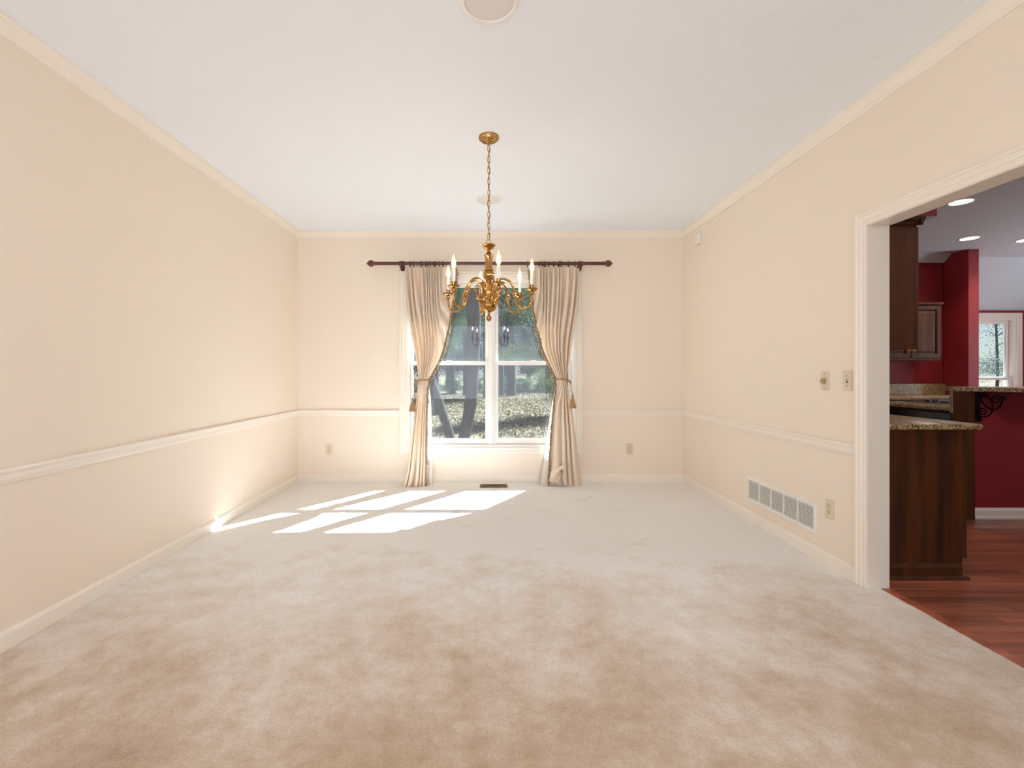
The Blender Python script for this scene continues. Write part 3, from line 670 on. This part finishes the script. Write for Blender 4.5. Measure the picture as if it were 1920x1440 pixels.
# floor register
fr = empty('floor_register', (.023, 4.823, .002), 'brown metal floor register set in the carpet below the window', 'floor vent')
MB().frame([(-.128, -.045), (-.128, .045), (.128, .045), (.128, -.045)][::-1], [(0, .002), (0, .007), (.004, .009), (.016, .006), (.018, .001)], lambda a, c, t: (a, c, t), True).build('rim', M['dbrass'], fr)
MB().box(-.127, .127, -.044, .044, -.002, .0015).build('dark_backing', M['dark'], fr)  # flat sheet coloured dark for the shade under the fins
MB().box(-.005, .005, -.044, .044, .0015, .007).build('divider', M['dbrass'], fr)
fo = None
for k in range(20):
    x = -.120+k*.0126; x += .0
    if abs(x) < .008: continue
    if fo is None: fo = MB().box(-.0028, .0028, -.044, .044, .0015, .0066).build('fin', M['dbrass'], fr); o = fo
    else: o = fo.copy(); COL.objects.link(o); o.parent = fr
    o.location = (x, 0, 0)

# ================================================================== KITCHEN FURNITURE
def knob(parent, loc, axis='y', s=1):
    return MB().lathe([(0, -.032), (.008, -.032), (.0135, -.027), (.015, -.020), (.011, -.014), (.006, -.010), (.006, -.004), (.010, 0), (0, 0)] if axis == 'y' else [(0, .032), (.008, .032), (.0135, .027), (.015, .020), (.011, .014), (.006, .010), (.006, .004), (.010, 0), (0, 0)], loc, n=18, axis=axis).build('knob', M['brass'], parent, smooth=40)
def panel_door(parent, x0, x1, y, z0, z1, axis='y', name='door'):
    """raised-panel door; front faces -Y (axis y) or +X (axis x, then x0,x1 run along Y and y is the X of its back)"""
    fn = (lambda a, z, t: (a, y-t, z)) if axis == 'y' else (lambda a, z, t: (y+t, a, z))
    b = MB(); r = .055
    ringp = [(x0+r, z0+r), (x0+r, z1-r), (x1-r, z1-r), (x1-r, z0+r)][::-1]
    b.frame(ringp, [(0, 0), (0, .014), (.006, .020), (r-.004, .020), (r, .016), (r, 0)], fn, True)
    o = b.build(name, M['cabinet'], parent)
    p = MB()
    vs = [fn(a, z, t) for ins, t in ((0, .004), (.008, .006), (.035, .015)) for a, z in ((x0+r+ins, z0+r+ins), (x1-r-ins, z0+r+ins), (x1-r-ins, z1-r-ins), (x0+r+ins, z1-r-ins))]
    p.add(vs, [(0, 1, 5, 4), (1, 2, 6, 5), (2, 3, 7, 6), (3, 0, 4, 7), (4, 5, 9, 8), (5, 6, 10, 9), (6, 7, 11, 10), (7, 4, 8, 11), (8, 9, 10, 11), (3, 2, 1, 0)])
    p.build('raised_panel', M['cabinet'], o); return o
# near base cabinet on the shared wall
BX1, BY0, BY1 = 2.778, 2.68, 3.9
bc = empty('base_cabinet', (2.48, 3.29, 0), 'dark wood base cabinet end under granite counter just inside the doorway', 'cabinet')
def at(o, root): o.location = -Vector(root.location); return o
at(MB().box(XK, 2.755, BY0+.018, BY1, .10, .868).box(XK, 2.70, BY0+.03, BY1, .0, .10).build('body', M['cabinet'], bc), bc)
at(MB().box(XK, 2.752, BY0, BY0+.018, .0, .868, bev=.002).build('end_panel', M['cabinet'], bc), bc)
at(MB().box(2.752, 2.778, BY0, BY1, .115, .868, bev=.002).build('face_frame', M['cabinet'], bc), bc)
bp = [(0, 0), (.016, 0), (.016, .066), (.012, .074), (.007, .082), (.003, .088), (0, .088)]
at(MB().frame([(2.735, BY0), (XK, BY0)][::-1], bp, lambda a, c, t: (a, c, t), False).build('base_moulding', M['cabinet'], bc), bc)
at(MB().prism([(0, 0), (.016, 0), (.015, .008), (.010, .015), (0, .019)], XK, 2.765, lambda p, q, t: (t, BY0-.016-p, q)).build('shoe_moulding', M['cabinet'], bc), bc)
for k in range(2):
    a0 = BY0+.03+k*.59; d = panel_door(bc, a0, a0+.56, 2.778, .13, .70, 'x'); kk = knob(d, (2.798, a0+(.5 if k == 0 else .06), .64), 'x'); at(d, bc)
    dr = MB().box(2.778, 2.798, a0, a0+.56, .72, .855, bev=.003).build('drawer', M['cabinet'], bc); knob(dr, (2.798, a0+.28, .79), 'x'); at(dr, bc)
def slab(name, label, x0, x1, y0, y1, z0, z1, cat='countertop'):
    o = empty(name, ((x0+x1)/2, (y0+y1)/2, z0), label, cat)
    c = MB(); prof = [(0, z0), (0, z0), ]
    b = MB().box(x0, x1, y0, y1, z0, z1, bev=.006).build('slab', M['granite'], o, smooth=40); at(b, o); return o
slab('countertop', 'brown granite countertop on the near base cabinet', XK, 2.842, 2.648, 3.92, .868, .902)
# near upper cabinet
uc = empty('upper_cabinet', (2.37, 3.2, 1.34), 'tall dark wood wall cabinet seen end on inside the doorway', 'cabinet')
at(MB().box(XK, 2.508, 2.72, 3.9, 1.34, 2.10, bev=.002).build('body', M['cabinet'], uc), uc)
at(MB().box(2.508, 2.52, 2.722, 3.898, 1.342, 2.098).build('face_frame', M['cabinet'], uc), uc)
at(MB().prism([(0, 2.075), (.012, 2.075), (.014, 2.09), (.026, 2.10), (.030, 2.119), (0, 2.119)], XK, 2.55, lambda p, q, t: (t, 2.72-p, q)).prism([(0, 2.075), (.012, 2.075), (.014, 2.09), (.026, 2.10), (.030, 2.119), (0, 2.119)], 2.69, 3.9, lambda p, q, t: (2.52+p, t, q)).build('crown', M['cabinet'], uc), uc)
for k in range(2):
    a0 = 2.725+k*.59; d = panel_door(uc, a0, a0+.575, 2.52, 1.35, 2.065, 'x'); knob(d, (2.54, a0+(.53 if k == 0 else .05), 1.43), 'x'); at(d, uc)
# far upper cabinet
fu = empty('upper_cabinet', (5.23, 5.88, 1.343), 'dark wood wall cabinet with two brass knobs on the red back wall', 'cabinet')
at(MB().box(4.845, 5.617, 5.74, KB, 1.343, 2.05, bev=.002).build('body', M['cabinet'], fu), fu)
at(MB().box(4.84, 5.63, 5.705, KB, 2.04, 2.066, bev=.004).build('crown', M['cabinet'], fu), fu)
for k in range(2):
    x0 = 4.852+k*.384; d = panel_door(fu, x0, x0+.376, 5.74, 1.375, 2.03); knob(d, (x0+(.345 if k == 0 else .03), 5.72, 1.463)); at(d, fu)
# back run of base cabinets with granite top and splash
bk = empty('base_cabinet', (4.6, 5.75, 0), 'dark base cabinet run under the granite counter on the back wall', 'cabinet')
at(MB().box(XK+.7, 5.965, 5.47, KB, .1, .868).box(XK+.7, 5.965, 5.53, KB, 0, .1).build('body', M['cabinet'], bk), bk)
for k in range(6):
    x0 = 3.2+k*.455; d = panel_door(bk, x0, x0+.44, 5.47, .13, .84); knob(d, (x0+.40, 5.45, .76)); at(d, bk)
cb = slab('countertop', 'brown granite countertop with backsplash along the red back wall', XK, 5.965, 5.42, KB, .868, .902)
at(MB().box(XK, 5.965, KB-.03, KB, .902, 1.045, bev=.003).build('backsplash', M['granite'], cb), cb)
# peninsula with cooktop, then the raised bar
pc = empty('peninsula_cabinet', (4.2, 4.3, 0), 'dark peninsula base with black appliance front behind the raised bar', 'cabinet')
at(MB().box(3.94, 4.60, 3.885, 4.70, .1, .868).box(4.0, 4.54, 3.885, 4.64, 0, .1).build('body', M['cabinet'], pc), pc)
at(MB().box(3.915, 3.94, 3.89, 4.55, .12, .85, bev=.004).build('appliance_front', M['blackgloss'], pc), pc)
slab('countertop', 'glossy granite counter holding the cooktop behind the raised bar', 3.885, 4.62, 3.884, 4.735, .868, .902)
ct = empty('cooktop', (4.3, 4.4, .902), 'black and steel gas cooktop with white framed burner grates', 'cooktop')
at(MB().box(4.13, 4.58, 4.0, 4.6, .902, .914, bev=.003).build('base_tray', M['steel'], ct), ct)
at(MB().box(4.15, 4.56, 4.02, 4.58, .914, .917).build('glass_top', M['blackgloss'], ct), ct)
for (x, yy) in ((4.25, 4.16), (4.46, 4.16), (4.25, 4.44), (4.46, 4.44)):
    gb = MB()
    for dx in (-.09, 0, .09): gb.box(x+dx-.005, x+dx+.005, yy-.10, yy+.10, .936, .946)
    for dy in (-.10, .10): gb.box(x-.095, x+.095, yy+dy-.005, yy+dy+.005, .936, .946)
    for dx in (-.09, .09):
        for dy in (-.1, .1): gb.box(x+dx-.006, x+dx+.006, yy+dy-.006, yy+dy+.006, .916, .94)
    at(gb.build('grate', M['steel'], ct), ct)
    at(MB().lathe([(0, .935), (.03, .934), (.034, .926), (.04, .922), (.045, .916), (0, .916)], (x, yy, 0), n=20).build('burner', M['iron'], ct, smooth=40), ct)
br = empty('breakfast_bar', (5.1, 3.82, 0), 'raised breakfast bar with a burgundy front, wood end and white baseboard', 'bar')
at(MB().box(3.89, 6.6, 3.768, 3.88, 0, 1.045).box(3.95, 6.6, 3.76, 3.769, 0, 1.045).build('knee_wall', M['red'], br), br)
at(MB().box(3.768, 3.95, 3.745, 3.767, 0, 1.045, bev=.003).build('end_post', M['cabinet'], br), br)
at(MB().box(3.760, 3.768, 3.745, 3.767, .87, 1.045).build('granite_edge', M['granite'], br), br)
at(MB().prism([(0, 0), (.018, 0), (.018, .018), (.013, .022), (.013, .068), (.009, .078), (.004, .09), (0, .09)], 3.95, 6.6, lambda p, q, t: (t, 3.76-p, q)).build('baseboard', M['white'], br), br)
bt = empty('bar_top', (5.2, 3.7, 1.045), 'long granite bar top with a clipped corner over the burgundy knee wall', 'bar top')
poly = [(3.86, 3.90), (3.81, 3.815), (3.83, 3.78), (4.22, 3.51), (4.28, 3.50), (6.65, 3.50), (6.65, 3.93), (3.88, 3.93)]
at(MB().prism(poly, 1.045, 1.078, lambda p, q, t: (p, q, t)).build('slab', M['granite'], bt), bt)
# iron bracket
ib = empty('scroll_bracket', (3.985, 3.76, .80), 'black wrought iron scroll bracket under the granite bar top', 'bracket')
at(MB().box(3.955, 4.0, 3.752, 3.76, .795, 1.045).build('wall_strap', M['iron'], ib), ib)
at(MB().box(3.965, 3.99, 3.53, 3.752, 1.037, 1.045).build('top_strap', M['iron'], ib), ib)
def spiral(cy, cz, r0, turns, a0, sg): return [(3.978, cy+r0*(1-.85*t)*cos(a0+sg*2*pi*turns*t), cz+r0*(1-.85*t)*sin(a0+sg*2*pi*turns*t)) for t in np.linspace(0, 1, 40)]
b = MB()
arc = smoothpath([(3.978, y_, z_) for y_, z_ in ((3.735, 1.0), (3.715, .955), (3.675, .915), (3.63, .905), (3.59, .93), (3.572, .975))])
b.tube(arc+spiral(3.612, .985, .040, 1.6, R(195), -1), .0058, 7)
arc = smoothpath([(3.978, y_, z_) for y_, z_ in ((3.715, 1.03), (3.668, 1.005), (3.642, .95), (3.645, .89), (3.675, .85), (3.71, .838))])
b.tube(arc+spiral(3.712, .878, .040, 1.6, R(-92), 1), .0058, 7)
b.tube(spiral(3.712, 1.012, .022, 1.3, R(150), 1), .005, 6).tube(spiral(3.555, 1.005, .022, 1.2, R(30), -1), .005, 6).tube(spiral(3.728, .82, .016, 1.2, R(80), -1), .005, 6)
at(b.build('scrolls', M['iron'], ib, smooth=50), ib)
# recessed lights
for lab, x, yy in (('recessed ceiling light nearest the doorway head in the kitchen', 4.245, 4.146), ('recessed ceiling light over the far kitchen counters', 5.50, 5.28), ('recessed ceiling light at the right edge beyond the bar', 6.24, 5.35)):
    o = empty('recessed_light', (x, yy, H), lab, 'ceiling light', 'kitchen recessed lights')
    MB().lathe([(.098, 0), (.098, -.004), (.092, -.006), (.080, -.004), (.080, 0)], n=36).build('trim_ring', M['white'], o, smooth=30)
    MB().lathe([(0, -.002), (.08, -.002), (.08, 0), (0, 0)], n=36).build('lamp_disc', M['can'], o)
    lamp('can_beam', 'SPOT', (0, 0, -.03), 26, (1, .86, .68), (0, 0, 0), o, spot_size=R(125), spot_blend=.8, shadow_soft_size=.07)

# ================================================================== OUTDOORS
GZ = -.5
gxs = np.linspace(-60, 150, 90); gys = np.linspace(5.3, 150, 90); gx, gy = np.meshgrid(gxs, gys); gz = GZ+.08*np.sin(gx*.5)*np.cos(gy*.4)+.03*rng.standard_normal(gx.shape)
idx = np.arange(8100).reshape(90, 90); b = MB(); b.v = np.stack([gx, gy, gz], -1).reshape(-1, 3).tolist(); b.f = np.stack([idx[:-1, :-1], idx[:-1, 1:], idx[1:, 1:], idx[1:, :-1]], -1).reshape(-1, 4).tolist(); b.m = [0]*len(b.f)
tag(b.build('lawn', M['lawn'], smooth=180, fix=False), 'dry brown winter lawn under the trees outside the window', 'lawn', kind='structure')

def leaves(name, cent, size, m, parent=None, droop=.3, aspect=.35):
    """one mesh of small leaf blades at the given centres"""
    n = len(cent); d = rng.standard_normal((n, 3)); d[:, 2] -= droop*2; d /= np.linalg.norm(d, axis=1, keepdims=True)
    e = np.cross(d, rng.standard_normal((n, 3))); e /= np.linalg.norm(e, axis=1, keepdims=True)
    s = (size*rng.uniform(.6, 1.4, n))[:, None]
    v = np.stack([cent-d*s, cent+e*s*aspect, cent+d*s, cent-e*s*aspect], 1).reshape(-1, 3)
    me = bpy.data.meshes.new(name); me.vertices.add(4*n); me.vertices.foreach_set('co', v.ravel().astype(np.float32))
    me.loops.add(4*n); me.loops.foreach_set('vertex_index', np.arange(4*n, dtype=np.int32)); me.polygons.add(n)
    me.polygons.foreach_set('loop_start', np.arange(0, 4*n, 4, dtype=np.int32)); me.polygons.foreach_set('loop_total', np.full(n, 4, np.int32)); me.update(calc_edges=True)
    me.materials.append(m); o = bpy.data.objects.new(name, me); COL.objects.link(o); o['kind'] = 'stuff'
    if parent: o.parent = parent
    return o
def trunk_mb(pts, r0, r1, n=14):
    path = smoothpath(pts, 6); k = len(path); return path, MB().tube(path, [r0+(r1-r0)*i/(k-1)+.004*r0/.1*math.sin(i*1.7) for i in range(k)], n)
def tree(name, label, x, y, pts, r0, r1, crown, n, size, m, group=None, limbs=6, droop=.3, seed=0, aspect=.3):
    """crown: list of (cx,cy,cz,rx,ry,rz) ellipsoids in tree space"""
    root = empty(name, (x, y, GZ), label, 'tree', group)
    path, b = trunk_mb(pts, r0, r1); rr = np.random.default_rng(seed)
    b.build('trunk', M['bark'], root, smooth=60)
    cen = []; bl = MB()
    for (cx, cy, cz, rx, ry, rz) in crown:
        nb = limbs
        for k in range(nb):                                   # a limb and a cloud of leaves around it
            u = rr.standard_normal(3); u /= np.linalg.norm(u); tip = np.array([cx, cy, cz])+u*np.array([rx, ry, rz])*rr.uniform(.5, 1)
            zb = min(max(tip[2]-rr.uniform(.1, .8), pts[0][2]+.5), pts[-1][2]); i = min(range(len(path)), key=lambda i: abs(path[i].z-zb)); st = path[i]
            mid = (st+Vector(tip))/2+Vector((0, 0, .25)); bl.tube(smoothpath([st, mid, Vector(tip)], 4), [max(.008, r1*.45*(1-q/9)) for q in range(9)], 5)
            kk = n//(nb*len(crown)); t = rr.uniform(0.15, 1.08, kk)[:, None]
            base = np.array(st)*(1-t)**2+2*np.array(mid)*t*(1-t)+tip*t**2
            sp = rr.standard_normal((kk, 3))*np.array([rx, ry, rz])*.20; sp[:, 2] -= np.abs(sp[:, 0])*droop
            cen.append(base+sp)
    bl.build('branches', M['bark'], root, smooth=60)
    o = leaves('foliage', np.concatenate(cen), size, m, root, droop, aspect); return root

# the forked tree just outside
tree('tree', 'nearest tree with a dark upright trunk left of the mullion', -.50, 8.6, [(-.10, 0, 0), (-.025, 0, .41), (.105, 0, 1.07), (.135, 0, 1.67), (.170, 0, 2.47), (.150, 0, 3.27), (.10, 0, 5), (.1, 0, 9)], .105, .15,
     [(.3, 1, 9, 2.2, 2.2, 1.6), (-1.2, .8, 8.6, 1.8, 2, 1.5)], 5000, .11, M['leaf'], None, 6, .4, 2)
tree('tree', 'slender trunk leaning left behind the left curtain', -.74, 8.6, [(.09, 0, 0), (-.015, 0, .41), (-.155, 0, .87), (-.295, 0, 1.27), (-.415, 0, 1.62), (-.80, 0, 2.9), (-1.2, 0, 4.5), (-1.8, .2, 8)], .08, .10,
     [(-2, 1, 8.5, 2, 2, 1.5)], 2500, .11, M['leaf'], None, 5, .4, 3)
# evergreens that fill the upper panes
tree('tree', 'feathery evergreen with drooping boughs filling the right panes', 3.0, 17.5, [(0, 0, 0), (.1, 0, 1.5), (0, 0, 3), (.05, 0, 7)], .17, .10,
     [(-.5, -.6, 1.5, 1.5, 1.3, .7), (-1.0, -.6, 2.9, 1.9, 1.5, .7), (-.9, -.2, 4.1, 2.0, 1.6, .8), (-.7, 0, 5.4, 2.0, 1.7, .9), (.9, 0, 3.2, 1.7, 1.6, 1.2)], 80000, .045, M['leaf2'], None, 9, .6, 4, .18)
tree('tree', 'tall blue green evergreen behind the two nearest trunks', -2.2, 18.0, [(0, 0, 0), (0, 0, 2), (.1, 0, 4), (0, 0, 8)], .16, .09,
     [(-.5, 0, 3.6, 1.7, 1.5, .7), (.9, -.3, 4.2, 1.9, 1.6, .8), (-.3, 0, 5.2, 2.0, 1.6, .9), (1.4, .3, 5.4, 1.8, 1.5, 1.0)], 70000, .046, M['leaf'], None, 9, .5, 5, .18)
# mid-distance trunks at the far edge of the lawn
MIDT = [('thick grey trunk at the lawn edge just right of the mullion', 1.28, 31.0, .30), ('thinner grey trunk at the lawn edge beside the mullion', .62, 31.5, .17), ('far trunk seen low through the left lower pane', -1.9, 33.0, .18), ('second far trunk seen beside the leaning stem', -3.0, 35.0, .20), ('slim far trunk at the mullion left edge', -.42, 29.0, .12)]
for i, (lab, x, y, r) in enumerate(MIDT):
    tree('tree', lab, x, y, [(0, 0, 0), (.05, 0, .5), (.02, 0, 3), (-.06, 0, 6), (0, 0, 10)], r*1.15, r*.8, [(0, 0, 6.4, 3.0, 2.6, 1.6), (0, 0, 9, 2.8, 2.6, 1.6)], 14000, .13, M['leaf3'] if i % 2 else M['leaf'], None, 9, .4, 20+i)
# far woodland belt
k = 0
for i, (x, y) in enumerate([(-14, 50), (-10.5, 46), (-7.5, 52), (-4.5, 47), (-1.8, 53), (1.5, 48), (4.2, 52), (7, 46), (10, 51), (13, 48), (17, 53), (-18, 49)]):
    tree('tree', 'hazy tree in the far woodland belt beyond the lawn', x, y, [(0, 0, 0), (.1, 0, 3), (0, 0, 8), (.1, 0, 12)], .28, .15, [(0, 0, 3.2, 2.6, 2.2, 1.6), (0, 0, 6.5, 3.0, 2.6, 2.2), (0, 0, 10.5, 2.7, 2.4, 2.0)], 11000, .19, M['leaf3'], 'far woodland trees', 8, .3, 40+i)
for i, (x, y) in enumerate([(-6.2, 34), (-4.6, 33), (-2.9, 35), (-1.2, 33.5), (.6, 35), (2.3, 34), (4.0, 35.5), (5.8, 34)]):
    tree('shrub', 'low dark shrub added for the shade band at the far lawn edge', x, y, [(0, 0, 0), (.05, 0, .5), (0, 0, 1.2)], .05, .02, [(0, 0, .55, 1.1, .8, .4), (.2, 0, 1.0, .9, .7, .5)], 3000, .08, M['leaf'], 'shrubs added for the shade band', 7, .2, 90+i)  # dark foliage added to imitate the band of shade across the far lawn
# trees outside the kitchen window
for i, (lab, x, y) in enumerate((('sparse pale tree outside the kitchen window', 24, 21), ('thin hazy tree behind the kitchen window sash', 33, 30))):
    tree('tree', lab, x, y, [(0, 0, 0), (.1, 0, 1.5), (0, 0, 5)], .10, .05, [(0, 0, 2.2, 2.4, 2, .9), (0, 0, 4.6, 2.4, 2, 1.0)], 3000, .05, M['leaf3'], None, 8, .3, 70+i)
# fallen leaves
n = 30000; yy = 8+rng.power(1.2, n)*27; xx = (rng.uniform(-.30, .30, n))*yy
lf = leaves('fallen_leaves', np.stack([xx, yy, GZ+.08*np.sin(xx*.5)*np.cos(yy*.4)+.03+rng.uniform(0, .03, n)], -1), .035, M['litter'], None, 0, .7)
tag(lf, 'fallen dead leaves scattered over the lawn', 'leaves', kind='stuff')
